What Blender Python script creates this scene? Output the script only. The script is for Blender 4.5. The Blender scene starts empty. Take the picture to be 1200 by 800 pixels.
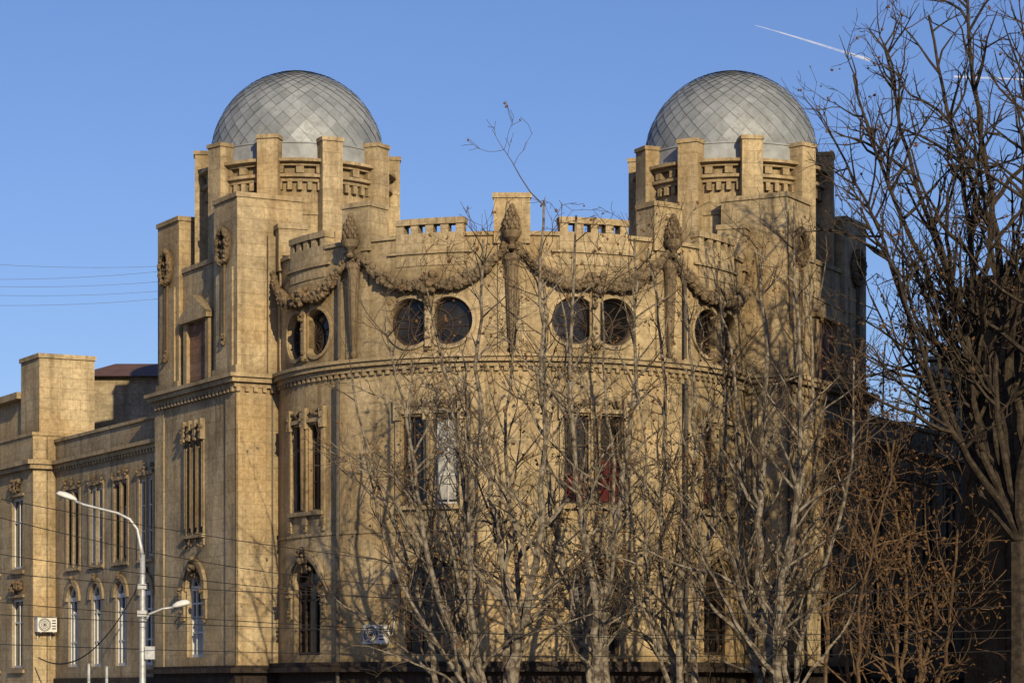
import bpy, math, random
from mathutils import Vector, Matrix
random.seed(7)
E=4.2; FPX=3135.0; CAMY=-104.2; HZ=810.0
SUN_AZ=math.radians(18); SUN_EL=math.radians(21)
sc=bpy.context.scene

# ---------------------------------------------------------------- materials
def newmat(name):
    m=bpy.data.materials.new(name); m.use_nodes=True
    nt=m.node_tree; b=nt.nodes["Principled BSDF"]
    return m,nt,b
def N(nt,t,**k):
    n=nt.nodes.new(t)
    for a,v in k.items(): setattr(n,a,v)
    return n
def mathn(nt,op,a,b=None):
    n=N(nt,'ShaderNodeMath',operation=op)
    for i,x in enumerate((a,b)):
        if x is None: continue
        if isinstance(x,(int,float)): n.inputs[i].default_value=x
        else: nt.links.new(x,n.inputs[i])
    return n.outputs[0]
def mixc(nt,fac,a,b,mode='MIX'):
    n=N(nt,'ShaderNodeMix',data_type='RGBA',blend_type=mode)
    for i,x in ((0,fac),(6,a),(7,b)):
        if isinstance(x,(int,float)): n.inputs[i].default_value=x
        elif isinstance(x,tuple): n.inputs[i].default_value=(x[0],x[1],x[2],1)
        else: nt.links.new(x,n.inputs[i])
    return n.outputs[2]
def ramp(nt,fac,p0,v0,p1,v1):
    n=N(nt,'ShaderNodeMapRange')
    nt.links.new(fac,n.inputs[0])
    n.inputs[1].default_value=p0;n.inputs[2].default_value=p1
    n.inputs[3].default_value=v0;n.inputs[4].default_value=v1
    return n.outputs[0]
def noise(nt,vec,scale,detail=5,rough=.6):
    n=N(nt,'ShaderNodeTexNoise'); n.inputs['Scale'].default_value=scale
    n.inputs['Detail'].default_value=detail; n.inputs['Roughness'].default_value=rough
    if vec is not None: nt.links.new(vec,n.inputs['Vector'])
    return n.outputs['Fac']
def grey(nt,f):
    v=N(nt,'ShaderNodeCombineXYZ')
    for i in range(3): nt.links.new(f,v.inputs[i])
    return v.outputs[0]
def stone(name,c,mode='flat',bricks=True,bw=1.05,rh=.44,dirt=1.0,contrast=.16,mort=.6):
    m,nt,b=newmat(name)
    geo=N(nt,'ShaderNodeNewGeometry'); pos=geo.outputs['Position']
    sep=N(nt,'ShaderNodeSeparateXYZ'); nt.links.new(pos,sep.inputs[0])
    if mode=='bow':
        u=mathn(nt,'MULTIPLY',mathn(nt,'ARCTAN2',sep.outputs[0],mathn(nt,'MULTIPLY',sep.outputs[1],-1)),9.2)
    else:
        cr=N(nt,'ShaderNodeVectorMath',operation='CROSS_PRODUCT'); cr.inputs[1].default_value=(0,0,1)
        nt.links.new(geo.outputs['True Normal'],cr.inputs[0])
        dt=N(nt,'ShaderNodeVectorMath',operation='DOT_PRODUCT')
        nt.links.new(cr.outputs[0],dt.inputs[0]); nt.links.new(pos,dt.inputs[1]); u=dt.outputs['Value']
    cmb=N(nt,'ShaderNodeCombineXYZ'); nt.links.new(u,cmb.inputs[0]); nt.links.new(sep.outputs[2],cmb.inputs[1])
    if bricks:
        br=N(nt,'ShaderNodeTexBrick'); nt.links.new(cmb.outputs[0],br.inputs['Vector'])
        br.inputs['Scale'].default_value=1; br.inputs['Brick Width'].default_value=bw
        br.inputs['Row Height'].default_value=rh; br.inputs['Mortar Size'].default_value=.010
        br.inputs['Mortar Smooth'].default_value=.3
        k=contrast
        br.inputs['Color1'].default_value=(c[0]*(1+k),c[1]*(1+k),c[2]*(1+k),1)
        br.inputs['Color2'].default_value=(c[0]*(1-k),c[1]*(1-k),c[2]*(1-k*.9),1)
        br.inputs['Mortar'].default_value=(c[0]*mort,c[1]*mort*.97,c[2]*mort*.94,1)
        col=br.outputs['Color']
    else:
        col=c
    n1=noise(nt,pos,.38,7,.7)
    col=mixc(nt,.95*dirt,col,grey(nt,ramp(nt,n1,.34,.5,.6,1.12)),'MULTIPLY')
    cs=N(nt,'ShaderNodeCombineXYZ')
    nt.links.new(mathn(nt,'MULTIPLY',u,1.7),cs.inputs[0]); nt.links.new(mathn(nt,'MULTIPLY',sep.outputs[2],.16),cs.inputs[1])
    n2=noise(nt,cs.outputs[0],1.0,6,.72)
    col=mixc(nt,ramp(nt,n2,.47,0,.69,.8*dirt),col,(c[0]*.32,c[1]*.29,c[2]*.27))
    n3=noise(nt,pos,.21,4,.65)
    col=mixc(nt,ramp(nt,n3,.46,0,.68,.45),col,(c[0]*.92,c[1]*.74,c[2]*.5))
    n4=noise(nt,pos,6,7,.8)
    col=mixc(nt,.95,col,grey(nt,ramp(nt,n4,.32,.58,.66,1.28)),'MULTIPLY')
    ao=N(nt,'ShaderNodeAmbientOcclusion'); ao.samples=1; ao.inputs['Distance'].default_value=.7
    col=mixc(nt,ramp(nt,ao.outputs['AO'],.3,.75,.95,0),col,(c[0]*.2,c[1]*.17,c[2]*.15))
    nt.links.new(col,b.inputs['Base Color'])
    b.inputs['Roughness'].default_value=.92
    b.inputs['Specular IOR Level'].default_value=.12
    bp=N(nt,'ShaderNodeBump'); bp.inputs['Strength'].default_value=.6; bp.inputs['Distance'].default_value=.05
    hgt=n4
    if bricks: hgt=mathn(nt,'SUBTRACT',n4,mathn(nt,'MULTIPLY',br.outputs['Fac'],.3 if mode=='bow' else .6))
    nt.links.new(hgt,bp.inputs['Height']); nt.links.new(bp.outputs[0],b.inputs['Normal'])
    return m
def simple(name,c,rough=.7,metal=0,nscale=6,var=.25,spec=.3,bump=0):
    m,nt,b=newmat(name)
    geo=N(nt,'ShaderNodeNewGeometry')
    n=noise(nt,geo.outputs['Position'],nscale,5,.6)
    col=mixc(nt,ramp(nt,n,.3,0,.7,1),tuple(x*(1-var) for x in c),tuple(min(1,x*(1+var)) for x in c))
    nt.links.new(col,b.inputs['Base Color'])
    b.inputs['Roughness'].default_value=rough; b.inputs['Metallic'].default_value=metal
    b.inputs['Specular IOR Level'].default_value=spec
    if bump:
        bp=N(nt,'ShaderNodeBump'); bp.inputs['Strength'].default_value=bump; bp.inputs['Distance'].default_value=.03
        nt.links.new(n,bp.inputs['Height']); nt.links.new(bp.outputs[0],b.inputs['Normal'])
    return m
M={}
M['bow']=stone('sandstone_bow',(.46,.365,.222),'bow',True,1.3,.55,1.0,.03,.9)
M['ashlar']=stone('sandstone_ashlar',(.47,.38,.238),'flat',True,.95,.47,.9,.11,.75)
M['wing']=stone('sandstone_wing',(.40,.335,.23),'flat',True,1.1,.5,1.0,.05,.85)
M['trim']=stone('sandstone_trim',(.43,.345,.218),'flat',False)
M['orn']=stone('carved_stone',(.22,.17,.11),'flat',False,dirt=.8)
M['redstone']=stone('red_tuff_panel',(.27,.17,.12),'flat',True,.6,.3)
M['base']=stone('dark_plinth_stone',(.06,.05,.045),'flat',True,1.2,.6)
M['darkwall']=stone('dark_brown_plaster',(.10,.078,.055),'flat',False)  # dark brown base colour for the right-hand blocks
M['wood']=simple('brown_window_frame',(.05,.033,.024),.6)
M['white']=simple('white_window_frame',(.5,.5,.48),.5,var=.12)
M['blind']=simple('window_blind',(.33,.33,.31),.8,var=.2,nscale=1.5)
M['red']=simple('red_curtain',(.07,.011,.011),.9)
M['roof']=simple('rusty_roof_metal',(.13,.07,.05),.7,nscale=2)
M['pipe']=simple('drainpipe_metal',(.08,.07,.06),.6)
M['cable']=simple('cable_rubber',(.02,.02,.02),.8)
M['cable2']=simple('grey_cable',(.12,.13,.15),.8)
M['metal']=simple('galvanised_steel',(.42,.43,.43),.5,.4)
M['plastic']=simple('white_plastic',(.62,.62,.6),.5,var=.1)
M['black']=simple('black_grille',(.02,.02,.02),.6)
M['skirt']=simple('zinc_skirt',(.26,.28,.30),.65,.1,nscale=1.5,var=.3)
def glassmat():
    m,nt,b=newmat('window_glass')
    geo=N(nt,'ShaderNodeNewGeometry')
    n=noise(nt,geo.outputs['Position'],.9,3,.5)
    col=mixc(nt,ramp(nt,n,.4,0,.65,1),(.006,.006,.007),(.03,.026,.02))
    nt.links.new(col,b.inputs['Base Color']); b.inputs['Roughness'].default_value=.14
    b.inputs['Specular IOR Level'].default_value=.35
    n2=noise(nt,geo.outputs['Position'],1.7,2,.5)
    bp=N(nt,'ShaderNodeBump'); bp.inputs['Strength'].default_value=.25; bp.inputs['Distance'].default_value=.05
    nt.links.new(n2,bp.inputs['Height']); nt.links.new(bp.outputs[0],b.inputs['Normal'])
    return m
M['glass']=glassmat()
def zincmat():
    m,nt,b=newmat('zinc_shingles')
    at=N(nt,'ShaderNodeAttribute',attribute_name='tint')
    geo=N(nt,'ShaderNodeNewGeometry')
    n=noise(nt,geo.outputs['Position'],.7,6,.65)
    col=mixc(nt,ramp(nt,n,.35,0,.65,1),(.19,.215,.235),(.31,.335,.355))
    col=mixc(nt,1,col,grey(nt,at.outputs['Fac']),'MULTIPLY')
    n2=noise(nt,geo.outputs['Position'],5,6,.7)
    col=mixc(nt,ramp(nt,n2,.5,0,.72,.55),col,(.14,.13,.115))
    nt.links.new(col,b.inputs['Base Color'])
    b.inputs['Metallic'].default_value=.2
    nt.links.new(ramp(nt,n2,.3,.5,.7,.7),b.inputs['Roughness'])
    return m
M['zinc']=zincmat()

# ---------------------------------------------------------------- mesh builder
class MB:
    def __init__(s): s.v=[]; s.f=[]; s.t=[]
    def add(s,vs,fs):
        o=len(s.v); s.v.extend([tuple(p) for p in vs]); s.f.extend([tuple(i+o for i in f) for f in fs])
    def quad(s,a,b,c,d): s.add([a,b,c,d],[(0,1,2,3)])
    def box(s,f,s0,s1,z0,z1,d0,d1,ds=99):
        n=max(1,int(math.ceil(abs(s1-s0)/ds)))
        vs=[]
        for i in range(n+1):
            t=s0+(s1-s0)*i/n
            vs+= [f(t,z0,d0),f(t,z1,d0),f(t,z1,d1),f(t,z0,d1)]
        fs=[(0,1,2,3),(4*n,4*n+3,4*n+2,4*n+1)]
        for i in range(n):
            a=4*i;b=a+4
            for j in range(4):
                k=(j+1)%4
                fs.append((a+j,b+j,b+k,a+k))
        s.add(vs,fs)
    def tube(s,pts,rad,n=6,closed=True):
        pts=[Vector(p) for p in pts]
        if isinstance(rad,(int,float)): rad=[rad]*len(pts)
        vs=[];fs=[]
        L=len(pts)
        ref=None
        for i,p in enumerate(pts):
            a=pts[max(0,i-1)]; b=pts[min(L-1,i+1)]
            t=(b-a)
            if t.length<1e-9: t=Vector((0,0,1))
            t.normalize()
            if ref is None:
                ref=Vector((1,0,0)) if abs(t.x)<.7 else Vector((0,1,0))
            x=(ref-t*ref.dot(t)); x.normalize(); ref=x; y=t.cross(x)
            for j in range(n):
                an=2*math.pi*j/n
                vs.append(p+(x*math.cos(an)+y*math.sin(an))*rad[i])
        for i in range(L-1):
            for j in range(n):
                k=(j+1)%n
                fs.append((i*n+j,i*n+k,(i+1)*n+k,(i+1)*n+j))
        if closed and n>3:
            fs.append(tuple(range(n))[::-1]); fs.append(tuple((L-1)*n+j for j in range(n)))
        s.add(vs,fs)
    def lathe(s,c,prof,n=12,axis=None):
        vs=[];fs=[]
        for (r,z) in prof:
            for j in range(n):
                a=2*math.pi*j/n
                vs.append((c[0]+r*math.cos(a),c[1]+r*math.sin(a),c[2]+z))
        for i in range(len(prof)-1):
            for j in range(n):
                k=(j+1)%n
                fs.append((i*n+j,i*n+k,(i+1)*n+k,(i+1)*n+j))
        fs.append(tuple(range(n))[::-1]); fs.append(tuple((len(prof)-1)*n+j for j in range(n)))
        s.add(vs,fs)
    def blob(s,c,r,sq=(1,1,1)):
        ph=(1+5**.5)/2
        vv=[(-1,ph,0),(1,ph,0),(-1,-ph,0),(1,-ph,0),(0,-1,ph),(0,1,ph),(0,-1,-ph),(0,1,-ph),(ph,0,-1),(ph,0,1),(-ph,0,-1),(-ph,0,1)]
        ff=[(0,11,5),(0,5,1),(0,1,7),(0,7,10),(0,10,11),(1,5,9),(5,11,4),(11,10,2),(10,7,6),(7,1,8),(3,9,4),(3,4,2),(3,2,6),(3,6,8),(3,8,9),(4,9,5),(2,4,11),(6,2,10),(8,6,7),(9,8,1)]
        a=random.random()*6.28; ca,sa=math.cos(a),math.sin(a); k=r/1.9
        s.add([(c[0]+(x*ca-y*sa)*k*sq[0],c[1]+(x*sa+y*ca)*k*sq[1],c[2]+z*k*sq[2]) for x,y,z in vv],ff)
    def obj(s,name,mats,parent=None,smooth=False,attr=False,mi=None):
        me=bpy.data.meshes.new(name); me.from_pydata(s.v,[],s.f)
        for m in (mats if isinstance(mats,list) else [mats]): me.materials.append(m)
        if mi: me.polygons.foreach_set('material_index',mi)
        if smooth: me.polygons.foreach_set('use_smooth',[True]*len(me.polygons))
        if attr:
            a=me.attributes.new('tint','FLOAT','FACE'); a.data.foreach_set('value',s.t)
        me.update()
        o=bpy.data.objects.new(name,me); sc.collection.objects.link(o)
        if parent: o.parent=parent
        return o
def empty(name):
    o=bpy.data.objects.new(name,None); sc.collection.objects.link(o); return o

class Building:
    def __init__(s,name): s.e=empty(name); s.p={}
    def part(s,name,mat):
        if name not in s.p: s.p[name]=(MB(),mat)
        return s.p[name][0]
    def finish(s):
        for k,(mb,mat) in s.p.items():
            if mb.f: mb.obj(k,M[mat],s.e,attr=bool(mb.t))

def flat(O,dr,nr,mx=1):
    def f(a,z,d): return (mx*(O[0]+dr[0]*a+nr[0]*d), O[1]+dr[1]*a+nr[1]*d, z)
    return f
R=9.2
def bowf(a,z,d):
    th=a/R; r=R+d
    return (r*math.sin(th),-r*math.cos(th),z)

def ray_poly(c,a,poly):
    dx,dy=math.cos(a),math.sin(a); best=None
    n=len(poly)
    for i in range(n):
        x1,y1=poly[i];x2,y2=poly[(i+1)%n]
        ex,ey=x2-x1,y2-y1
        den=dx*ey-dy*ex
        if abs(den)<1e-12: continue
        t=((x1-c[0])*ey-(y1-c[1])*ex)/den
        u=((x1-c[0])*dy-(y1-c[1])*dx)/den
        if t>0 and -1e-6<=u<=1+1e-6:
            if best is None or t<best: best=t
    if best is None: best=.01
    return (c[0]+dx*best,c[1]+dy*best)
def hole_cell(mb,f,cell,loop,depth,rev=None):
    s0,s1,z0,z1=cell
    cx=sum(p[0] for p in loop)/len(loop); cz=sum(p[1] for p in loop)/len(loop); c=(cx,cz)
    rect=[(s0,z0),(s1,z0),(s1,z1),(s0,z1)]
    ang=[math.atan2(p[1]-cz,p[0]-cx) for p in loop+rect]+[math.radians(k*15+.3)-math.pi for k in range(24)]
    ang=sorted(ang)
    cl=[]
    for a in ang:
        if not cl or a-cl[-1]>1e-4: cl.append(a)
    inn=[ray_poly(c,a,loop) for a in cl]; out=[ray_poly(c,a,rect) for a in cl]
    n=len(cl)
    vs=[f(p[0],p[1],0) for p in inn]+[f(p[0],p[1],0) for p in out]+[f(p[0],p[1],-depth) for p in inn]
    fs=[]
    for i in range(n):
        j=(i+1)%n
        fs.append((i,n+i,n+j,j)); fs.append((i,j,2*n+j,2*n+i))
    mb.add(vs,fs)
def wall(mb,f,s0,s1,z0,z1,holes,ds=99):
    S=sorted(set([s0,s1]+[h[0][0] for h in holes]+[h[0][1] for h in holes]))
    Z=sorted(set([z0,z1]+[h[0][2] for h in holes]+[h[0][3] for h in holes]))
    for i in range(len(S)-1):
        a,b=S[i],S[i+1]
        if b-a<1e-6: continue
        n=max(1,int(math.ceil((b-a)/ds)))
        for j in range(len(Z)-1):
            c,d=Z[j],Z[j+1]
            mx_,mz=(a+b)/2,(c+d)/2
            if any(h[0][0]<mx_<h[0][1] and h[0][2]<mz<h[0][3] for h in holes): continue
            for k in range(n):
                p=a+(b-a)*k/n;q=a+(b-a)*(k+1)/n
                mb.quad(f(p,c,0),f(q,c,0),f(q,d,0),f(p,d,0))
    for h in holes: hole_cell(mb,f,*h)
def rloop(s0,s1,z0,z1): return [(s0,z0),(s1,z0),(s1,z1),(s0,z1)]
def aloop(c,r,z0,zs,n=14):
    return [(c-r,z0),(c+r,z0)]+[(c+r*math.cos(math.pi*i/n),zs+r*math.sin(math.pi*i/n)) for i in range(n+1)]
def arc_strip(mb,f,c,zc,r0,r1,a0,a1,d0,d1,n=16):
    vs=[];fs=[]
    for i in range(n+1):
        a=math.radians(a0+(a1-a0)*i/n)
        for r,d in ((r0,d0),(r1,d0),(r1,d1),(r0,d1)):
            vs.append(f(c+r*math.cos(a),zc+r*math.sin(a),d))
    for i in range(n):
        for j in range(4):
            k=(j+1)%4
            fs.append((4*i+j,4*i+4+j,4*i+4+k,4*i+k))
    fs+=[(0,1,2,3),(4*n,4*n+3,4*n+2,4*n+1)]
    mb.add(vs,fs)

# ================================================================ MAIN BUILDING
B=Building('corner_theatre_building')
def P(n,m): return B.part(n,m)
DSB=.35
DA,DP,DR=.3,.26,.3
def glass_rect(bl,f,s0,s1,z0,z1,dep,fm='wood',nx=2,zt=(.68,),fw=.05,dsg=.4,blind=None):
    g=bl.part('window_glass','glass'); n=max(1,int((s1-s0)/dsg+.5))
    for k in range(n):
        a=s0-.03+(s1-s0+.06)*k/n;b=s0-.03+(s1-s0+.06)*(k+1)/n
        g.quad(f(a,z0-.03,-dep+.02),f(b,z0-.03,-dep+.02),f(b,z1+.03,-dep+.02),f(a,z1+.03,-dep+.02))
    fr=bl.part('window_frames_'+fm,fm)
    d0,d1=-dep+.03,-dep+.10
    fr.box(f,s0-.01,s0+fw*1.5,z0,z1,d0,d1); fr.box(f,s1-fw*1.5,s1+.01,z0,z1,d0,d1)
    fr.box(f,s0+fw*1.5,s1-fw*1.5,z0-.01,z0+fw*1.6,d0,d1-.004); fr.box(f,s0+fw*1.5,s1-fw*1.5,z1-fw*1.5,z1+.01,d0,d1-.004)
    for i in range(1,nx):
        x=s0+(s1-s0)*i/nx
        fr.box(f,x-fw/2,x+fw/2,z0+fw,z1-fw,d0,d1-.012)
    for t in zt:
        z=z0+(z1-z0)*t
        fr.box(f,s0+fw,s1-fw,z-fw*.6,z+fw*.6,d0,d1-.02)
    if blind:
        mat,b0,b1=blind
        bl.part('window_'+mat,mat).box(f,s0+.06,s1-.06,z0+(z1-z0)*b0,z0+(z1-z0)*b1,-dep+.025,-dep+.045)
def arched_window(bl,f,c,r,z0,zs,dep,fm='wood',blind=None):
    g=bl.part('window_glass','glass')
    for a,b in ((c-r-.03,c),(c,c+r+.03)):
        g.quad(f(a,z0-.03,-dep+.02),f(b,z0-.03,-dep+.02),f(b,zs+r+.03,-dep+.02),f(a,zs+r+.03,-dep+.02))
    fr=bl.part('window_frames_'+fm,fm); d0,d1=-dep+.03,-dep+.12
    zt=zs+.12*r
    fr.box(f,c-r-.01,c-r+.1,z0,zs,d0,d1); fr.box(f,c+r-.1,c+r+.01,z0,zs,d0,d1)
    arc_strip(fr,f,c,zs,r-.1,r+.01,0,180,d0,d1)
    fr.box(f,c-r+.08,c+r-.08,zt-.09,zt+.09,d0,d1+.03)
    fr.box(f,c-r+.08,c+r-.08,z0,z0+.12,d0,d1-.01)
    for x in (-.42,.42):
        fr.box(f,c+x*r-.045,c+x*r+.045,z0+.1,zt-.08,d0,d1-.015)
    for z in (z0+(zt-z0)*.36,z0+(zt-z0)*.78):
        fr.box(f,c-r+.08,c+r-.08,z-.035,z+.035,d0,d1-.02)
    for a in (45,90,135):
        a=math.radians(a)
        p=(c,zt);q=(c+(r-.05)*math.cos(a),zs+(r-.05)*math.sin(a))
        w=.025
        fr.quad(f(p[0]-w,p[1],d1-.03),f(p[0]+w,p[1],d1-.03),f(q[0]+w,q[1],d1-.03),f(q[0]-w,q[1],d1-.03))
    if blind:
        mat,b0,b1=blind
        bl.part('window_'+mat,mat).box(f,c-r+.12,c+r-.12,z0+(zt-z0)*b0,z0+(zt-z0)*b1,-dep+.025,-dep+.045)
def sculpt(mb,f,c,z,w,h,d,n,r):
    for _ in range(n):
        x=random.uniform(-1,1);y=random.uniform(-1,1)
        p=f(c+x*w,z+y*h,d*random.uniform(.4,1)); mb.blob(p,r*random.uniform(.6,1.3))
def hood(bl,f,c,r,zs,dep=.14):
    t=bl.part('window_mouldings','trim'); o=bl.part('carved_ornament','orn')
    arc_strip(t,f,c,zs,r+.03,r+.22,0,180,-.02,dep*.6)
    arc_strip(t,f,c,zs,r+.22,r+.38,-12,192,-.02,dep)
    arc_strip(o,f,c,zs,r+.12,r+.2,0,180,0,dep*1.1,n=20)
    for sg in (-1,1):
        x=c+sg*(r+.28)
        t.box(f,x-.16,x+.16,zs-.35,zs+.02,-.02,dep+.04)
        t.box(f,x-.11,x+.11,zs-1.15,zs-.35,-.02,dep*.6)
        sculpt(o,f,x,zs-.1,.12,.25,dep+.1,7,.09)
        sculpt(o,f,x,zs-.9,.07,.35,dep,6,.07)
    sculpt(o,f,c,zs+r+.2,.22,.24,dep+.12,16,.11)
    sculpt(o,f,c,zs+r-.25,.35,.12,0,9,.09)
def pairwin(bl,f,c,z0,z1,ho=.65,hw=.425):
    t=bl.part('window_mouldings','trim'); o=bl.part('carved_ornament','orn')
    t.box(f,c-ho-hw-.25,c+ho+hw+.25,z1+.08,z1+.22,-.02,.12,.4)
    t.box(f,c-ho-hw-.18,c+ho+hw+.18,z0-.2,z0-.06,-.02,.16,.4)
    for x,w in ((-ho-hw-.14,.09),(0,.15),(ho+hw+.14,.09)):
        t.box(f,c+x-w,c+x+w,z0-.55,z1+.08,-.02,.09)
        t.box(f,c+x-w-.05,c+x+w+.05,z1-.15,z1+.62,-.02,.17)
        t.box(f,c+x-w*.6,c+x+w*.6,z0-.8,z0-.5,-.02,.07)
        sculpt(o,f,c+x,z1+.25,w*.8,.35,.22,8,.07)
        sculpt(o,f,c+x,z0-.5,w*.6,.25,.13,5,.055)
    o.tube([f(c,z0,.16),f(c,z1-.1,.16)],[.06,.09],8)
    for sg in(-1,1):
        sculpt(o,f,c+sg*ho,z1+.42,hw*.7,.1,.1,10,.07)
def round_pair(f,c,zc,r,off):
    loops=[]
    for sg in (-1,1):
        pts=[]
        for i in range(28):
            a=2*math.pi*i/28
            x=sg*off+r*math.cos(a); y=zc+r*math.sin(a)
            if sg*x<.2: x=sg*.2
            pts.append((c+x,y))
        q=[]
        for p in pts:
            if not q or (abs(p[0]-q[-1][0])+abs(p[1]-q[-1][1]))>1e-4: q.append(p)
        loops.append(q)
    return loops

bays=[-9,-3,3,9]; piers=[-12,-6,0,6,12]
holes=[]
bw=P('bow_walls','bow')
RC,RO,RZ=.84,.74,E+13.2
for b in bays:
    holes.append(((b-1.3,b+1.3,E+1.25,E+5.1),aloop(b,.96,E+1.35,E+3.85),DA))
    for sg in(-1,1):
        x=b+sg*.65
        cell=(b-1.25,b,E+6.5,E+10.1) if sg<0 else (b,b+1.25,E+6.5,E+10.1)
        holes.append((cell,rloop(x-.425,x+.425,E+6.7,E+9.85),DP))
    lp=round_pair(bowf,b,RZ,RC,RO)
    holes.append(((b-1.85,b,E+12.15,E+14.25),lp[0],DR+.02)); holes.append(((b,b+1.85,E+12.15,E+14.25),lp[1],DR+.02))
wall(bw,bowf,-12.25,12.25,E+1.0,E+16.2,holes,DSB)
holes=[]
for b in bays: holes.append(((b-1.6,b+1.6,0.1,E-.2),rloop(b-1.3,b+1.3,.4,E-.5),.4))
bf1=lambda a,z,d:bowf(a,z,d+.1)
wall(P('ground_floor_plinth','base'),bf1,-12.25,12.25,0,E+1.0,holes,DSB)
for b in bays: glass_rect(B,bf1,b-1.3,b+1.3,.4,E-.5,.4,'wood',3,(.75,))
P('plinth_ledge','base').box(bowf,-12.3,12.3,E+.72,E+.9,0,.5,DSB)
P('plinth_ledge_top','base').box(bowf,-12.3,12.3,E+.9,E+1.08,0,.38,DSB)
bl_cfg={(-3,1):('blind',.05,.95),(3,-1):('red',0.05,.35),(3,1):('red',.03,.5),(9,-1):('red',.1,.6)}
for b in bays:
    arched_window(B,bowf,b,.96,E+1.35,E+3.85,DA,'wood',('blind',.72,.98) if b==3 else None)
    hood(B,bowf,b,.96,E+3.85)
    for sg in(-1,1):
        x=b+sg*.65
        glass_rect(B,bowf,x-.425,x+.425,E+6.7,E+9.85,DP,'white' if (b,sg) in((-3,1),) else 'wood',2,(.33,.66),.045,.5,bl_cfg.get((b,sg)))
    pairwin(B,bowf,b,E+6.7,E+9.85)
    g=P('window_glass','glass'); fr=P('window_frames_wood','wood'); t=P('window_mouldings','trim'); o=P('carved_ornament','orn')
    for sg in(-1,1):
        for k in range(4):
            a=b+sg*(.15+k*.4);c2=b+sg*(.15+(k+1)*.4)
            g.quad(bowf(a,RZ-1,-DR),bowf(c2,RZ-1,-DR),bowf(c2,RZ+1,-DR),bowf(a,RZ+1,-DR))
        for an in range(-75,76,25):
            an=math.radians(an)
            L=1.35*math.cos(an*.62)
            p=(b+sg*.18,RZ-.15); q=(p[0]+sg*math.cos(an)*L,p[1]+math.sin(an)*min(L,.95))
            fr.tube([bowf(p[0],p[1],-DR+.04),bowf(q[0],q[1],-DR+.04)],.022,4)
        arc_strip(fr,bowf,b+sg*.18,RZ-.15,.62,.66,-90 if sg>0 else 90,90 if sg>0 else 270,-DR+.01,-DR+.06,12)
        arc_strip(fr,bowf,b+sg*RO,RZ,RC-.09,RC+.01,0,360,-DR+.005,-DR+.09,28)
        a0,a1=(-130,130) if sg>0 else (50,310)
        arc_strip(t,bowf,b+sg*RO,RZ,RC+.02,RC+.14,a0,a1,-.02,.07,28)
    t.box(bowf,b-.2,b+.2,RZ-1.0,RZ+1.6,-DR-.01,.05)
    t.box(bowf,b-.12,b+.12,RZ-.9,RZ+1.3,.03,.16)
    sculpt(o,bowf,b,RZ-.75,.1,.25,.18,9,.08)
    sculpt(o,bowf,b,RZ+.1,.06,.6,.2,8,.06)
c=P('cornice','trim')
c.box(bowf,-12.3,12.3,E+11.55,E+11.72,0,.12,DSB)
c.box(bowf,-12.3,12.3,E+11.72,E+11.88,0,.26,DSB)
c.box(bowf,-12.3,12.3,E+11.88,E+12.0,0,.34,DSB)
a=-12.1
while a<12.15:
    c.box(bowf,a-.08,a+.08,E+11.4,E+11.56,-.01,.1); a+=.34
c.box(bowf,-12.3,12.3,E+5.72,E+5.84,-.01,.04,DSB)
ps=P('pier_blocks','ashlar'); cp=P('copings','trim')
for p in piers:
    ps.box(bowf,p-.5,p+.5,E+12.0,E+15.9,-.05,.07,.35)
    ps.box(bowf,p-.64,p+.64,E+15.9,E+17.5,-.95,.14,.7)
    cp.box(bowf,p-.69,p+.69,E+17.5,E+17.68,-1.0,.19,.7)
for b in bays:
    for s0,s1 in((b-2.36,b-1.3),(b+1.3,b+2.36)):
        cp.box(bowf,s0,s1,E+16.2,E+16.34,-.42,.08,DSB)
        ps.box(bowf,s0,s1,E+15.2,E+16.2,-.38,-.02,DSB)
    ps.box(bowf,b-1.3,b+1.3,E+15.2,E+16.36,-.38,.03,DSB)
    for i in range(5):
        x=b-1.14+i*.57
        ps.box(bowf,x-.15,x+.15,E+16.36,E+16.66,-.38,.03)
    cp.box(bowf,b-1.33,b+1.33,E+16.66,E+16.88,-.42,.08,DSB)
    cp.box(bowf,b-1.6,b+1.6,E+15.62,E+15.7,-.05,.1,DSB)
rf=P('bow_roof','roof')
pts=[bowf(-12.2+24.4*i/40,E+15.6,-.3) for i in range(41)]+[(7,10,E+15.6),(-7,10,E+15.6)]
rf.add(pts,[tuple(range(len(pts)))])
pts2=[bowf(-12.2+24.4*i/40,E+15.85,-2.6) for i in range(41)]
ap=(0,2,E+16.6)
for i in range(40): rf.add([pts[i],pts[i+1],pts2[i+1],pts2[i]],[(0,1,2,3)]); rf.add([pts2[i],pts2[i+1],ap],[(0,1,2)])
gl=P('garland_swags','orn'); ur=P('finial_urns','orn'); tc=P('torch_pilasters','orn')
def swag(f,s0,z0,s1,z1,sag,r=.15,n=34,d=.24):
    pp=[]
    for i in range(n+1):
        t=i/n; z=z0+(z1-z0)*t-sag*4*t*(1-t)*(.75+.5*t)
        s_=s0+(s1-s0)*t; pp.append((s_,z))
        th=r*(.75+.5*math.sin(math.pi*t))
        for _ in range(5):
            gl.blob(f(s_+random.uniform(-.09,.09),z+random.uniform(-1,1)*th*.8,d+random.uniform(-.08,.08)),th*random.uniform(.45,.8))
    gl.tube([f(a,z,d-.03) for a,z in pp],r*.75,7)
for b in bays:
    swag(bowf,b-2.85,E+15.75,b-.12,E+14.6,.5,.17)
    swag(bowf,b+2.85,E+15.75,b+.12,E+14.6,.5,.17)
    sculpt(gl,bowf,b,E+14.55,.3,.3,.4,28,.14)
    sculpt(gl,bowf,b,E+14.0,.1,.35,.3,9,.09)
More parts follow.
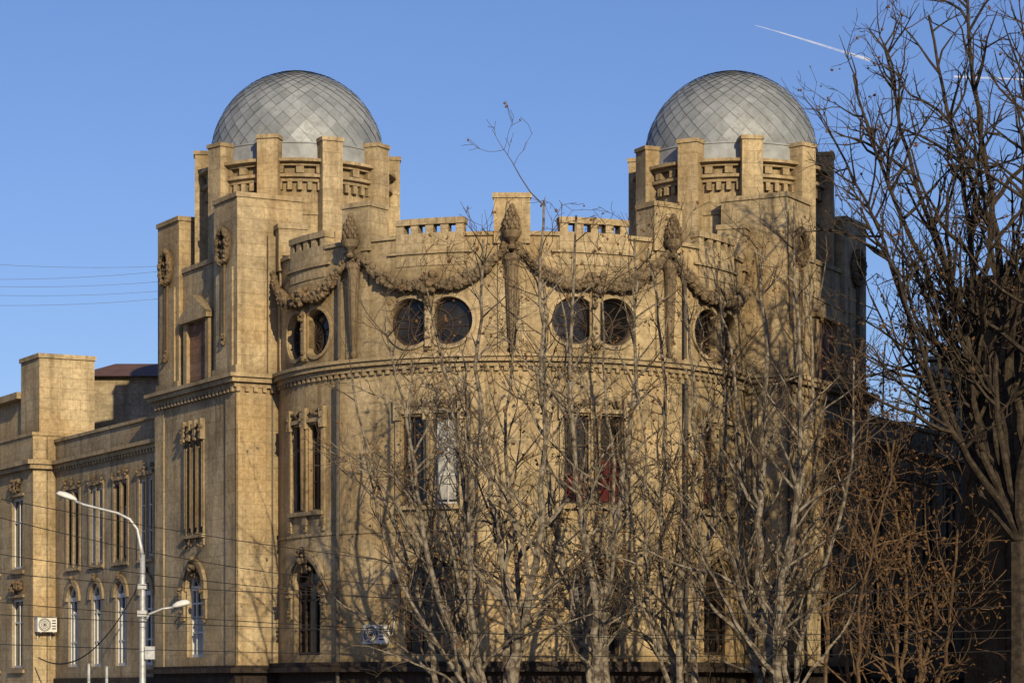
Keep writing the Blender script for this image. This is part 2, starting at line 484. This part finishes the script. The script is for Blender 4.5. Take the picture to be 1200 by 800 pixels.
for p in piers:
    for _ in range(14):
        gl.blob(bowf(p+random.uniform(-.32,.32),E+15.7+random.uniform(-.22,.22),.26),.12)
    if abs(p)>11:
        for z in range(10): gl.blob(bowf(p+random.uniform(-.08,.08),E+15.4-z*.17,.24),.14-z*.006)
        continue
    x,y,z=bowf(p,E,.42)
    ur.lathe((x,y,E+15.62),[(.05,0),(.12,.03),(.16,.1),(.08,.2),(.12,.28),(.27,.42),(.33,.58),(.35,.66),(.24,.68)],14)
    ur.lathe((x,y,E+16.28),[(.2,0),(.26,.14),(.26,.3),(.2,.5),(.11,.72),(.02,.98)],10)
    for k in range(6):
        rr=[.26,.27,.24,.18,.11,.05][k]
        for j in range(8):
            a=j*.785+k*.39
            ur.blob((x+rr*math.cos(a),y+rr*math.sin(a),E+16.38+k*.15),.065,(1,1,1.7))
    x,y,z=bowf(p,E,.22)
    tc.lathe((x,y,E+12.3),[(.02,-.35),(.1,-.22),(.13,-.1),(.07,0),(.1,.2),(.15,1.4),(.2,2.5),(.24,2.9),(.3,3.0),(.3,3.12),(.2,3.2)],12)
    for j in range(6):
        a=j*math.pi/3
        tc.tube([(x+.1*math.cos(a),y+.1*math.sin(a),E+12.5),(x+.2*math.cos(a),y+.2*math.sin(a),E+15.0)],.03,4)
dp=P('drainpipes','pipe')
for a in(-6.75,6.75,-12.05,12.05):
    dp.tube([bowf(a,.3,.26),bowf(a,E+11.3,.26)],.075,8)
    dp.tube([bowf(a,E+12.1,.2),bowf(a,E+15.3,.2)],.06,8)

# ---------------------------------------------------------------- towers and wings
U=(-.48,.8773); V=(.8773,.48); P0=(-10.4,-3.2)
def tower(mx,off,dsh):
    fs=flat(P0,U,(-V[0],-V[1]),mx)
    fv=flat(P0,V,(-U[0],-U[1]),mx)
    TL,TV=8.3,8.0
    w=P('tower_walls','ashlar')
    H=[]
    for k,x in enumerate((3.55,4.15,4.75)):
        H.append(((3.25+k*.6,3.85+k*.6,E+6.0,E+10.2),rloop(x-.2,x+.2,E+6.2,E+9.9),.16))
    H.append(((2.9,5.4,E+1.2,E+5.1),aloop(4.15,.85,E+1.35,E+3.95),.3))
    wall(w,fs,0,TL,E+1.0,E+12.0,H)
    wall(w,fv,0,TV,E+1.0,E+12.0,[])
    w.box(fs,.02,TL-.02,0,E+11.9,-TV,-.6)
    P('ground_floor_plinth','base').box(fs,-.12,TL+.05,0,E+1.0,-TV,.12)
    P('plinth_ledge','base').box(fs,-.4,TL+.1,E+.72,E+.9,-TV,.4)
    for x in (3.55,4.15,4.75): glass_rect(B,fs,x-.2,x+.2,E+6.2,E+9.9,.16,'wood',1,(.33,.66),.03)
    t=P('window_mouldings','trim');o=P('carved_ornament','orn')
    for x in(3.25,3.85,4.45,5.05):
        t.box(fs,x-.07,x+.07,E+5.7,E+10.3,-.02,.05)
        t.box(fs,x-.11,x+.11,E+9.8,E+10.6,-.02,.2)
        o.tube([fs(x,E+6.4,.08),fs(x,E+9.7,.08)],.045,8)
        sculpt(o,fs,x,E+10.1,.1,.35,.25,9,.08); sculpt(o,fs,x,E+5.9,.06,.3,.14,6,.06)
    t.box(fs,3.1,5.2,E+6.0,E+6.12,-.02,.16)
    arched_window(B,fs,4.15,.85,E+1.35,E+3.95,.3,'white' if mx>0 else 'wood',('blind',.0,.6) if mx>0 else None)
    hood(B,fs,4.15,.85,E+3.95)
    w.box(fv,-.06,1.15,E+1.0,E+11.5,-.03,.1); w.box(fs,-.1,.95,E+1.0,E+11.5,-.03,.06)
    w.box(fs,TL-.9,TL+.05,E+1.0,E+11.5,-.03,.06)
    c=P('cornice','trim')
    for z0,z1,pr in((11.5,11.68,.14),(11.68,11.86,.3),(11.86,12.0,.4)):
        c.box(fs,-pr,TL+pr,E+z0,E+z1,-TV,pr)
    x=.1
    while x<TL: c.box(fs,x-.08,x+.08,E+11.33,E+11.5,-.01,.18); x+=.36
    x=.0
    while x<1.7: c.box(fv,x-.08,x+.08,E+11.33,E+11.5,-.01,.2); x+=.36
    w.box(fs,.2,TL-.2,E+12.0,E+16.6,-TV,-.22)
    cp.box(fs,.15,TL-.15,E+16.6,E+16.78,-TV-.02,-.15)
    for a0 in(0.03,TL-2.33):
        w.box(fs,a0,a0+2.3,E+12.0,E+18.7,-2.75,-.04)
        cp.box(fs,a0-.05,a0+2.35,E+18.7,E+18.88,-2.8,.02)
        cp.box(fs,a0-.03,a0+2.33,E+12.0,E+12.35,-2.78,.03)
        w.box(fs,a0+.35,a0+1.95,E+12.35,E+16.1,-.06,.03)
        cx,cz=a0+1.15,E+16.95
        for i in range(46):
            an=2*math.pi*i/46
            for _ in range(2):
                o.blob(fs(cx+(.5+random.uniform(-.07,.07))*math.cos(an),cz+(.62+random.uniform(-.07,.07))*math.sin(an),.06+random.uniform(0,.1)),.11)
        o.tube([fs(cx+.5*math.cos(2*math.pi*i/24),cz+.62*math.sin(2*math.pi*i/24),.05) for i in range(25)],.12,6)
        sculpt(o,fs,cx,cz-.1,.22,.3,.1,14,.1)
        for sx in(-.09,.09): o.box(fs,cx+sx-.05,cx+sx+.05,E+13.4,E+16.35,.0,.09)
        sculpt(o,fs,cx,E+13.4,.12,.2,.12,8,.08)
    w.box(fv,1.25,2.35,E+12.0,E+17.3,-.3,.12)
    P('tower_panels','redstone').box(fs,3.2,5.1,E+12.2,E+14.4,-.3,-.16)
    t.box(fs,2.85,3.2,E+12.0,E+14.5,-.3,-.02); t.box(fs,5.1,5.45,E+12.0,E+14.5,-.3,-.02)
    t.box(fs,2.75,5.55,E+14.5,E+14.72,-.3,.12)
    t.add([fs(2.7,E+14.72,.12),fs(5.6,E+14.72,.12),fs(4.15,E+15.5,.12),fs(2.7,E+14.72,-.3),fs(5.6,E+14.72,-.3),fs(4.15,E+15.5,-.3)],
          [(0,1,2),(3,5,4),(0,3,4,1),(1,4,5,2),(2,5,3,0)])
    ctr=fs(4.15,0,-4.0); cx,cy=ctr[0]+mx*dsh,ctr[1]
    dr=P('tower_drums','ashlar')
    def ring(mb,prof,n=56): mb.lathe((cx,cy,E),prof,n)
    ring(dr,[(3.52,15.5),(3.52,19.55),(3.52,20.5)])
    ring(cp,[(3.5,18.35),(3.57,18.37),(3.57,18.5),(3.5,18.52)])
    ring(cp,[(3.5,19.6),(3.66,19.62),(3.66,19.74),(3.8,19.78),(3.8,19.9),(3.5,19.94)])
    ring(cp,[(3.5,20.2),(3.72,20.22),(3.72,20.3),(3.92,20.36),(3.92,20.48),(3.5,20.52)])
    for i in range(60):
        an=2*math.pi*i/60
        f=flat((cx,cy),(math.cos(an+math.pi/2),math.sin(an+math.pi/2)),(math.cos(an),math.sin(an)))
        cp.box(f,-.09,.09,E+19.3,E+19.6,3.45,3.7)
        if i%2==0: cp.box(f,-.15,.15,E+19.94,E+20.2,3.45,3.74)
    for i in range(10):
        ang=math.radians(off+36*i)
        nr=(math.sin(ang),-math.cos(ang)); tg=(math.cos(ang),math.sin(ang))
        f=flat((cx,cy),tg,nr)
        hh_=random.uniform(-.08,.08)
        dr.box(f,-.41,.41,E+15.5,E+21.15+hh_,3.3,4.06)
        cp.box(f,-.45,.45,E+21.15+hh_,E+21.3+hh_,3.26,4.11)
    sk=P('dome_skirts','skirt')
    sk.lathe((cx,cy,E),[(3.55,20.45),(3.5,20.5),(3.46,21.12),(3.5,21.14),(3.5,21.2),(3.3,21.22)],64)
    under=P('dome_core','pipe')
    under.lathe((cx,cy,E+21.1),[(3.38*math.cos(math.radians(a)),3.44*math.sin(math.radians(a))) for a in range(0,91,5)],48)
    dm=P('domes','zinc')
    n=34; hh=2*math.pi/n*1.0
    def pt(k,j,rr=1.0):
        lon=2*math.pi*(j+.5*(k%2))/n
        me=k*hh/2*1.05; ph=math.atan(math.sinh(me))
        return Vector((cx+3.44*rr*math.cos(ph)*math.cos(lon),cy+3.44*rr*math.cos(ph)*math.sin(lon),E+21.1+3.5*rr*math.sin(ph)))
    K=30
    for k in range(0,K):
        for j in range(n):
            r0=1+.004*random.random()
            a=pt(k,j,1.010*r0)
            sh=0 if k%2==0 else 1
            l=pt(k+1,j-1+sh,1.004*r0); r_=pt(k+1,j+sh,1.004*r0); tt=pt(k+2,j,1.0)
            o2=len(dm.v); dm.v.extend([tuple(a),tuple(r_),tuple(tt),tuple(l)]); dm.f.append((o2,o2+1,o2+2,o2+3)); dm.t.append(random.uniform(.84,1.12))
            if k==0:
                b2=pt(0,j+1,1.004)
                o2=len(dm.v); dm.v.extend([tuple(pt(0,j,1.0)),tuple(b2),tuple(pt(1,j,1.002))]); dm.f.append((o2,o2+1,o2+2)); dm.t.append(random.uniform(.85,1.1))
    sk.lathe((cx,cy,E+21.1),[(.42,3.46),(.3,3.52),(.12,3.56),(.02,3.57)],24)
    ww=P('wing_walls','wing'); fw=flat((P0[0]+V[0]*.45,P0[1]+V[1]*.45),U,(-V[0],-V[1]),mx)
    W0,W1=TL,22.0
    H=[]; wx=[10.6,13.6,16.6,19.6]
    for x in wx:
        for sg in(-1,1):
            H.append(((min(x,x+sg*1.0),max(x,x+sg*1.0),E+5.4,E+9.1),rloop(x+sg*.42-.27,x+sg*.42+.27,E+5.6,E+8.8),.14))
        H.append(((x-1.1,x+1.1,E+.9,E+5.1),aloop(x,.66,E+1.1,E+4.0),.2))
    wall(ww,fw,W0,W1,E+.6,E+11.2,H)
    for i,x in enumerate(wx):
        for sg in(-1,1):
            glass_rect(B,fw,x+sg*.42-.27,x+sg*.42+.27,E+5.6,E+8.8,.14,'white' if i in(0,2) and mx>0 else 'wood',1,(.33,.66),.05,blind=('blind',.05,.7) if (i+sg)%3==0 and mx>0 else None)
        arched_window(B,fw,x,.66,E+1.1,E+4.0,.2,'white' if mx>0 else 'wood',('blind',.1,.8) if i in(1,3) and mx>0 else None)
        arc_strip(t,fw,x,E+4.0,.69,.94,0,180,-.02,.1)
        sculpt(o,fw,x,E+4.95,.15,.15,.15,8,.09)
        t.box(fw,x-.9,x+.9,E+8.95,E+9.1,-.02,.1)
        for dx in(-.85,0,.85):
            t.box(fw,x+dx-.1,x+dx+.1,E+5.3,E+9.0,-.02,.05); sculpt(o,fw,x+dx,E+9.2,.09,.25,.14,6,.07)
        t.box(fw,x-.9,x+.9,E+5.35,E+5.47,-.02,.1)
    c.box(fw,W0,W1,E+10.0,E+10.18,-.02,.14); c.box(fw,W0,W1,E+10.18,E+10.34,-.02,.28)
    x=W0+.2
    while x<W1: c.box(fw,x-.07,x+.07,E+9.85,E+10.0,-.02,.12); x+=.36
    cp.box(fw,W0,W1,E+11.2,E+11.34,-.4,.08)
    P('wing_roof','roof').box(fw,W0,W1+14,E+9,E+11.0,-9,-.25)
    ww.box(fw,W0,W1,0,E+10.8,-9,-.7)
    P('ground_floor_plinth','base').box(fw,W0,W1,0,E+.6,-1,.1)
    ww2=P('risalit_walls','ashlar')
    fr_=flat((P0[0]-V[0]*.6,P0[1]-V[1]*.6),U,(-V[0],-V[1]),mx)
    H=[]
    for k in range(4):
        x=24.2+k*3.4
        H.append(((x-1.2,x+1.2,E+5.2,E+9.2),rloop(x-.8,x+.8,E+5.6,E+8.8),.2))
        H.append(((x-1.2,x+1.2,E+.8,E+4.6),rloop(x-.8,x+.8,E+1.1,E+4.2),.2))
    wall(ww2,fr_,22,37,E+.4,E+11.5,H)
    for k in range(4):
        x=24.2+k*3.4
        for a,b in((5.6,8.8),(1.1,4.2)):
            glass_rect(B,fr_,x-.8,x+.8,E+a,E+b,.2,'white' if mx>0 else 'wood',2,(.66,),.06,blind=('blind',.1,.6) if k%2 and mx>0 else None)
            sculpt(o,fr_,x,E+b+.55,.8,.25,.15,30,.12)
            t.box(fr_,x-1,x+1,E+b+.08,E+b+.2,-.02,.1); t.box(fr_,x-1,x+1,E+a-.25,E+a-.1,-.02,.1)
    ww2.box(fr_,22,37,0,E+11.49,-9,-.62)
    ww2.add([fr_(22,0,0),fr_(22,0,-.7),fr_(22,E+11.5,-.7),fr_(22,E+11.5,0)],[(0,1,2,3)])
    c.box(fr_,21.8,37,E+10.0,E+10.2,-1.6,.2); c.box(fr_,21.7,37,E+10.2,E+10.4,-1.6,.34)
    cp.box(fr_,21.95,37,E+11.5,E+11.64,-3,.06)
    ww2.box(fr_,22.02,24.6,E+11.5,E+15.0,-2.9,-.3); cp.box(fr_,21.95,24.67,E+15.0,E+15.2,-2.97,-.23)
    ww2.box(fr_,24.6,37,E+11.5,E+13.4,-3,-.5); c.box(fr_,24.6,37,E+13.4,E+13.7,-3.1,-.1)
tower(1,-12,.34)
tower(-1,7,.16)
co=P('rear_block','wing')
idf=lambda a,z,d:(a,d,z)
co.box(idf,-9,9,0,E+13,1,26)
co.box(idf,-20.0,-12,0,E+14.6,20,34)
P('rear_roofs','roof').add([(-20.4,19.6,E+14.6),(-11.6,19.6,E+14.6),(-11.6,34.4,E+14.6),(-20.4,34.4,E+14.6),(-19.0,24,E+15.7),(-13,24,E+15.7),(-13,30,E+15.7),(-19.0,30,E+15.7)],
    [(0,1,5,4),(1,2,6,5),(2,3,7,6),(3,0,4,7),(4,5,6,7),(0,3,2,1)])
B.finish()

# ---------------------------------------------------------------- tenement on the right, plus an unseen block added as shadow caster
def block(name,O,dr,nr,L,D,Ht,mat,base_mat='base',fl=3.4,bay=3.2):
    b=Building(name)
    def face(o,d_,n_,ln):
        f=flat(o,d_,n_)
        H=[]; nx=int(ln/bay); nz=int((Ht-1.5)/fl); m0=(ln-nx*bay)/2
        for i in range(nx):
            for j in range(nz):
                x=m0+bay*(i+.5); z=1.0+fl*j
                H.append(((x-bay/2+.1,x+bay/2-.1,z,z+fl-.2),rloop(x-.65,x+.65,z+.5,z+2.6),.25))
        wall(b.part('walls',mat),f,0,ln,0,Ht,H)
        for h in H:
            l=h[1]; glass_rect(b,f,l[0][0],l[1][0],l[0][1],l[2][1],.25,'wood',2,(.7,),.06)
            b.part('sills',mat).box(f,l[0][0]-.1,l[1][0]+.1,l[0][1]-.12,l[0][1]-.01,-.02,.12)
        b.part('cornice',mat).box(f,-.1,ln+.1,Ht-.6,Ht-.3,-.02,.3)
    face(O,dr,nr,L)
    face(O,(-nr[0],-nr[1]),(-dr[0],-dr[1]),D)
    f=flat(O,dr,nr)
    b.part('walls',mat).box(f,.05,L-.05,0,Ht-.05,-D,-.5)
    b.part('roof','roof').box(f,0,L,Ht-.04,Ht+.1,-D,0.02)
    b.finish()
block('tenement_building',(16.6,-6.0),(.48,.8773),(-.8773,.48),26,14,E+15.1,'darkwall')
block('shadow_caster_block',(20.6,-19.5),(0,-1),(-1,0),6.6,26,36.5,'darkwall')  # out-of-view block, added and sized to throw shade on the right wing

# ---------------------------------------------------------------- trees
def W(px,py,depth): return Vector(((px-600)*depth/FPX,CAMY+depth,E+(HZ-py)*depth/FPX))
def barkmat(name,c1,c2):
    m,nt,b=newmat(name); geo=N(nt,'ShaderNodeNewGeometry')
    n=noise(nt,geo.outputs['Position'],5,5,.6)
    col=mixc(nt,ramp(nt,n,.42,0,.58,1),c1,c2); nt.links.new(col,b.inputs['Base Color'])
    b.inputs['Roughness'].default_value=.9; b.inputs['Specular IOR Level'].default_value=.1
    return m
bark=barkmat('plane_tree_bark',(.075,.06,.045),(.23,.20,.155))
twig=simple('brown_twigs',(.06,.044,.03),.9,nscale=.8,var=.5)
bark2=barkmat('dark_bark',(.03,.024,.019),(.06,.047,.035))
twig2=simple('dark_twigs',(.045,.034,.026),.9,var=.3)
bark3=barkmat('brown_twig_bark',(.07,.045,.028),(.13,.085,.05))
fruit=simple('dry_seed_balls',(.14,.075,.032),.9,var=.4)
def rv(): return Vector((random.gauss(0,1),random.gauss(0,1),random.gauss(0,1)))
def make_tree(name,base,targets,seed,dens=1.0,mats=(None,None),r0=.2,fr=.2,tw=1.0,low=.22,lenk=1.0,forkh=1.8,cx=.55):
    random.seed(seed)
    wd=MB(); tg_=MB(); lf=MB()
    def grow(p,d,L,r,lev):
        n=max(2,int(L/(.5 if lev<2 else .3)))
        pts=[p.copy()];rad=[r]; st=L/n
        cur=p.copy(); d=d.normalized()
        for i in range(n):
            d=(d+rv()*(.17 if lev<2 else .24)+Vector((0,0,.06))).normalized()
            cur=cur+d*st; pts.append(cur.copy()); rad.append(max(.008,r*(1-.75*(i+1)/n)))
        (wd if r>.03 else tg_).tube(pts,rad,5 if r>.035 else 3,False)
        kids(pts,rad,L,lev)
        if lev>=2 and random.random()<fr:
            for _ in range(random.randint(1,2)):
                q=pts[-1]+Vector((random.uniform(-.05,.05),random.uniform(-.05,.05),-random.uniform(.02,.14)))
                lf.blob(q,random.uniform(.03,.055))
    def kids(pts,rad,L,lev):
        if lev>=3: return
        k={0:1.25,1:1.5,2:1.8}[lev]*dens
        cnt=int(L*k+random.random()); lo={0:low,1:.2,2:.2}[lev]
        for _ in range(cnt):
            t=lo+(1-lo)*random.random()**.85; x=t*(len(pts)-1); i=min(int(x),len(pts)-2)
            p=pts[i].lerp(pts[i+1],x-i); d=(pts[i+1]-pts[i]).normalized(); r=rad[i]
            a=rv(); a=(a-d*a.dot(d)).normalized()
            an=math.radians(random.uniform(28,62))
            nd=d*math.cos(an)+a*math.sin(an)+Vector((0,0,.12))
            big=False
            if lev==0:
                big=random.random()<.36
                ln=random.uniform(1.6,4.0)*(1.2-.7*t)*lenk*(1.5 if big else 1)
            elif lev==1: ln=random.uniform(.7,2.1)*(1.1-.5*t)
            else: ln=random.uniform(.25,.8)
            nr=min(r*.64,{0:.10 if big else .052,1:.026,2:.013}[lev])*tw
            grow(p,nd,ln,max(nr,.010),lev+1)
    b=Vector(base)
    fork=b+Vector((0,0,forkh))
    wd.tube([b-Vector((0,0,.3)),b+Vector((0,0,.5)),b+Vector((.05,0,forkh*.6)),fork],[r0*2.6,r0*2.1,r0*1.9,r0*1.7],10)
    for (tg,rr) in targets:
        tg=Vector(tg); H=tg.z-fork.z
        c1=fork+Vector(((tg.x-fork.x)*cx,(tg.y-fork.y)*.5,H*.33))
        n=max(5,int((tg-fork).length/.6)); pts=[];rad=[]
        w1,w2=random.uniform(0,6),random.uniform(0,6)
        for i in range(n+1):
            t=i/n; q=fork*(1-t)**2+c1*2*t*(1-t)+tg*t*t
            q=q+Vector((math.sin(t*8+w1)*.26,math.sin(t*6+w2)*.24,math.sin(t*5+w2)*.1))*min(1,t*4)+rv()*.04
            pts.append(q); rad.append(rr*(1-.88*t**.8)+.014)
        wd.tube(pts,rad,7,False); kids(pts,rad,(tg-fork).length,0)
    mi=[0]*len(wd.f)+[1]*len(tg_.f)+[2]*len(lf.f)
    wd.add(tg_.v,tg_.f); wd.add(lf.v,lf.f)
    return wd.obj(name,[mats[0],mats[1],fruit],mi=mi)
LT=(bark,twig); DK=(bark2,twig2); BR=(bark3,bark3)
def T(base_px,depth,tops,seed,jit=3.0,mats=LT,**k):
    random.seed(seed*31)
    b=W(base_px,800,depth); b.z=0
    tg=[]
    for (x,y,r) in tops:
        q=W(x,y,depth); q.y+=random.uniform(-jit,jit); tg.append((q,r))
    return make_tree('plane_tree',b,tg,seed,mats=mats,**k)
T(598,86,[(450,400,.15),(510,350,.14),(565,290,.20),(605,340,.14),(645,250,.19),(425,530,.09)],1)
T(700,86,[(630,310,.15),(668,270,.17),(748,265,.19),(715,350,.12)],2)
T(805,87,[(765,280,.16),(805,300,.15),(850,350,.14),(735,430,.10)],3)
T(912,84,[(850,320,.14),(885,290,.20),(928,265,.18),(960,310,.14),(1000,420,.11)],4)
T(555,90,[(415,430,.13),(475,420,.13),(535,400,.12)],5,dens=.9)
T(1065,90,[(1000,400,.08),(1040,400,.09),(1080,390,.09),(1110,410,.08),(1145,450,.08),(1020,540,.06),(1110,540,.06)],6,dens=1.2,mats=BR,fr=.4,r0=.1)
T(1198,86,[(988,140,.16),(1015,70,.19),(1055,30,.2),(1100,0,.22),(1150,-50,.24),(1220,-30,.2),(1000,250,.13),(1040,330,.11),(1085,290,.13),(1140,130,.15),(1190,60,.2),(1080,170,.15)],8,mats=DK,r0=.3,dens=1.0,tw=1.35,lenk=1.25,jit=4,low=.32,fr=.1,forkh=9.0,cx=.45)
T(985,88,[(955,440,.08),(1010,470,.07),(1040,430,.07)],11,dens=.95,fr=.4,mats=BR,r0=.1)

# ---------------------------------------------------------------- street lamp
def street_lamp():
    e=empty('street_lamp'); D=75
    b=W(167,800,D); x0,y0=b.x,b.y
    m=MB()
    zt=W(166,612,D).z
    m.lathe((x0,y0,0),[(.22,0),(.22,.25),(.14,.3),(.13,1.6),(.1,1.7),(.085,zt-2),(.07,zt-.9)],12)
    pts=[Vector((x0,y0,zt-1.0)),W(165,640,D),W(161,620,D),W(152,608,D),W(138,601,D),W(118,596,D),W(98,591,D),W(86,586,D)]
    m.tube(pts,[.07,.06,.05,.045,.042,.04,.04,.04],8)
    pts=[W(168,733,D),W(175,719,D),W(190,713,D),W(204,711,D)]
    m.tube(pts,.035,8)
    m.obj('pole_and_arms',M['metal'],e,True)
    def head(p,q,w,h,nm):
        mb=MB(); p=Vector(p);q=Vector(q); ax=(q-p); L=ax.length; ax.normalize(); sd=Vector((0,1,0)); up=ax.cross(sd)
        if up.z<0: up=-up
        prof=[(0,.25),(.08,.55),(.3,.9),(.6,1.0),(.88,.8),(1,.3)]
        vs=[];fs=[];n=10
        for t,k in prof:
            for j in range(n):
                a=2*math.pi*j/n; uu=math.sin(a); uu=uu if uu>0 else uu*.45
                vs.append(p+ax*L*t+sd*w*k*math.cos(a)+up*h*k*uu)
        for i in range(len(prof)-1):
            for j in range(n):
                k=(j+1)%n; fs.append((i*n+j,i*n+k,(i+1)*n+k,(i+1)*n+j))
        fs.append(tuple(range(n))[::-1]);fs.append(tuple((len(prof)-1)*n+j for j in range(n)))
        mb.add(vs,fs); mb.obj(nm,M['plastic'],e,True)
    head(W(90,586,D),W(66,578,D),.16,.13,'lamp_head')
    head(W(202,711,D),W(223,706,D),.15,.14,'side_lamp_head')
    k=MB(); f=flat((x0,y0),(1,0),(0,-1))
    k.box(f,.08,.36,W(0,772,D).z,W(0,757,D).z,-.1,.15); k.box(f,-.13,.13,W(0,722,D).z,W(0,715,D).z,-.13,.13)
    k.box(f,-.12,.12,W(0,690,D).z,W(0,684,D).z,-.12,.12)
    k.obj('control_boxes',M['metal'],e)
street_lamp()

# ---------------------------------------------------------------- air conditioners
def aircon(f,c,z):
    e=empty('air_conditioner')
    m=MB(); m.box(f,c-.45,c+.45,z-.32,z+.32,.12,.48)
    m.box(f,c-.47,c+.47,z+.32,z+.345,.10,.5)
    m.obj('casing',M['plastic'],e)
    g=MB()
    for rr in(.08,.15,.22,.27): arc_strip(g,f,c-.12,z,rr,rr+.022,0,360,.48,.5,20)
    arc_strip(g,f,c-.12,z,.0,.05,0,360,.48,.505,12)
    for k in range(4):
        g.box(f,c+.22,c+.4,z-.2+.12*k,z-.15+.12*k,.48,.49)
    g.obj('fan_grille',M['black'],e)
    k=MB()
    for sx in(-.3,.3):
        k.box(f,c+sx-.02,c+sx+.02,z-.37,z-.32,-.02,.5); k.box(f,c+sx-.02,c+sx+.02,z-.7,z-.32,.0,.04)
    k.tube([f(c+.4,z-.1,.3),f(c+.55,z,.1),f(c+.6,z+.5,.05),f(c+.6,z+1.0,.02)],.03,6)
    k.obj('brackets',M['metal'],e)
aircon(bowf,-4.95,E+2.05)
fside=flat((P0[0]-V[0]*.6+U[0]*22,P0[1]-V[1]*.6+U[1]*22),V,(-U[0],-U[1]))
aircon(fside,.5,E+3.0)

# ---------------------------------------------------------------- cables
def cable(p,q,sag,r=.011,mat='cable'):
    m=MB(); n=26
    m.tube([p.lerp(q,i/n)-Vector((0,0,sag*4*(i/n)*(1-i/n))) for i in range(n+1)],r,4)
    m.obj('overhead_cable',M[mat])
for (x0,y0,x1,y1,d0,d1,sg) in [(-60,572,1260,690,72,80,1.0),(-60,640,1260,705,70,80,.9),(-60,665,1260,672,72,76,.8),
    (-60,700,1260,745,74,78,.5),(-60,716,1260,735,72,78,.4),(-60,590,560,690,72,84,.5),(-60,752,1260,760,76,78,.3)]:
    cable(W(x0,y0,d0),W(x1,y1,d1),sg)
for (y0,y1) in((304,312),(326,318),(333,330),(343,341),(356,350)):
    cable(W(-80,y0,100),W(187,y1,109),.15,.006,'cable2')
cable(W(45,770,119),W(160,690,110),1.3,.03)

def post(px,dep,top):
    b=W(px,800,dep); m=MB(); m.lathe((b.x,b.y,0),[(.05,0),(.05,W(0,top,dep).z),(.03,W(0,top,dep).z+.03)],8); m.obj('steel_post',M['metal'])
post(104,85,778); post(125,85,781)

# ---------------------------------------------------------------- ground
def sheet(name,x0,x1,y0,y1,z,mat):
    m=MB(); m.quad((x0,y0,z),(x1,y0,z),(x1,y1,z),(x0,y1,z)); return m.obj(name,mat)
asph=simple('asphalt',(.05,.05,.052),.9,nscale=3,bump=.3)
pav=simple('paving',(.22,.20,.18),.9,nscale=2)
sheet('ground',-3000,3000,-600,5000,-.15,simple('city_ground',(.10,.09,.075),.95,nscale=.2))
sheet('road',-200,200,-46,-20,-.14,asph)
paint=simple('road_paint',(.75,.75,.72),.7,var=.1)
m=MB()
for i in range(-20,21):
    m.quad((i*8,-33.1,-.135),(i*8+4,-33.1,-.135),(i*8+4,-32.9,-.135),(i*8,-32.9,-.135))
m.obj('lane_markings',paint)
m=MB(); m.box(idf,-60,60,-.15,0,-19.8,60); m.obj('pavement',pav)
m=MB(); m.box(idf,-60,60,-.15,.012,-20.1,-19.8); m.obj('kerb',pav)

# ---------------------------------------------------------------- contrail
cm,nt,b=newmat('contrail_ice'); geo=N(nt,'ShaderNodeNewGeometry')
nt.nodes.remove(b); out=[n for n in nt.nodes if n.type=='OUTPUT_MATERIAL'][0]
df=N(nt,'ShaderNodeBsdfDiffuse'); df.inputs[0].default_value=(.95,.95,.95,1)
tr=N(nt,'ShaderNodeBsdfTransparent'); mx=N(nt,'ShaderNodeMixShader')
nn=noise(nt,geo.outputs['Position'],.03,4,.6)
nt.links.new(ramp(nt,nn,.3,.05,.7,.4),mx.inputs[0]); nt.links.new(tr.outputs[0],mx.inputs[1]); nt.links.new(df.outputs[0],mx.inputs[2]); nt.links.new(mx.outputs[0],out.inputs[0])
m=MB(); D=3000
m.tube([W(885+135*i/12,30+41*(i/12)**1.05,D) for i in range(13)],[.3+1.7*i/12 for i in range(13)],8,False)
m.tube([W(1118+100*i/8,90+4*i/8,D) for i in range(9)],[1.2+.3*math.sin(i) for i in range(9)],8,False)
m.obj('contrail',cm)

# ---------------------------------------------------------------- light, sky, camera
w=bpy.data.worlds.new("World"); sc.world=w; w.use_nodes=True
nt=w.node_tree; bg=nt.nodes['Background']
sky=nt.nodes.new('ShaderNodeTexSky'); sky.sky_type='NISHITA'; sky.sun_disc=False
sky.sun_elevation=SUN_EL; sky.sun_rotation=math.pi-SUN_AZ
sky.air_density=1.0; sky.dust_density=.4; sky.ozone_density=4.0
tint=mixc(nt,1.0,sky.outputs[0],(.98,.98,1.24),'MULTIPLY')
nt.links.new(tint,bg.inputs[0]); bg.inputs[1].default_value=.088
sl=bpy.data.lights.new('sun','SUN'); sl.energy=5.0; sl.angle=math.radians(.4); sl.color=(1,.82,.53)
so=bpy.data.objects.new('sun',sl); sc.collection.objects.link(so)
sv=Vector((math.sin(SUN_AZ)*math.cos(SUN_EL),-math.cos(SUN_AZ)*math.cos(SUN_EL),math.sin(SUN_EL)))
so.rotation_euler=(-sv).to_track_quat('-Z','Y').to_euler(); so.location=(0,-50,60)
cam=bpy.data.cameras.new('camera'); co_=bpy.data.objects.new('camera',cam); sc.collection.objects.link(co_)
co_.location=(0,CAMY,E); co_.rotation_euler=(math.radians(90),0,0)
cam.sensor_width=36; cam.lens=FPX/1200*36; cam.shift_y=(HZ-400)/1200; cam.clip_end=8000; cam.clip_start=.5
sc.camera=co_
sc.view_settings.view_transform='Standard'; sc.view_settings.look='None'; sc.view_settings.exposure=0
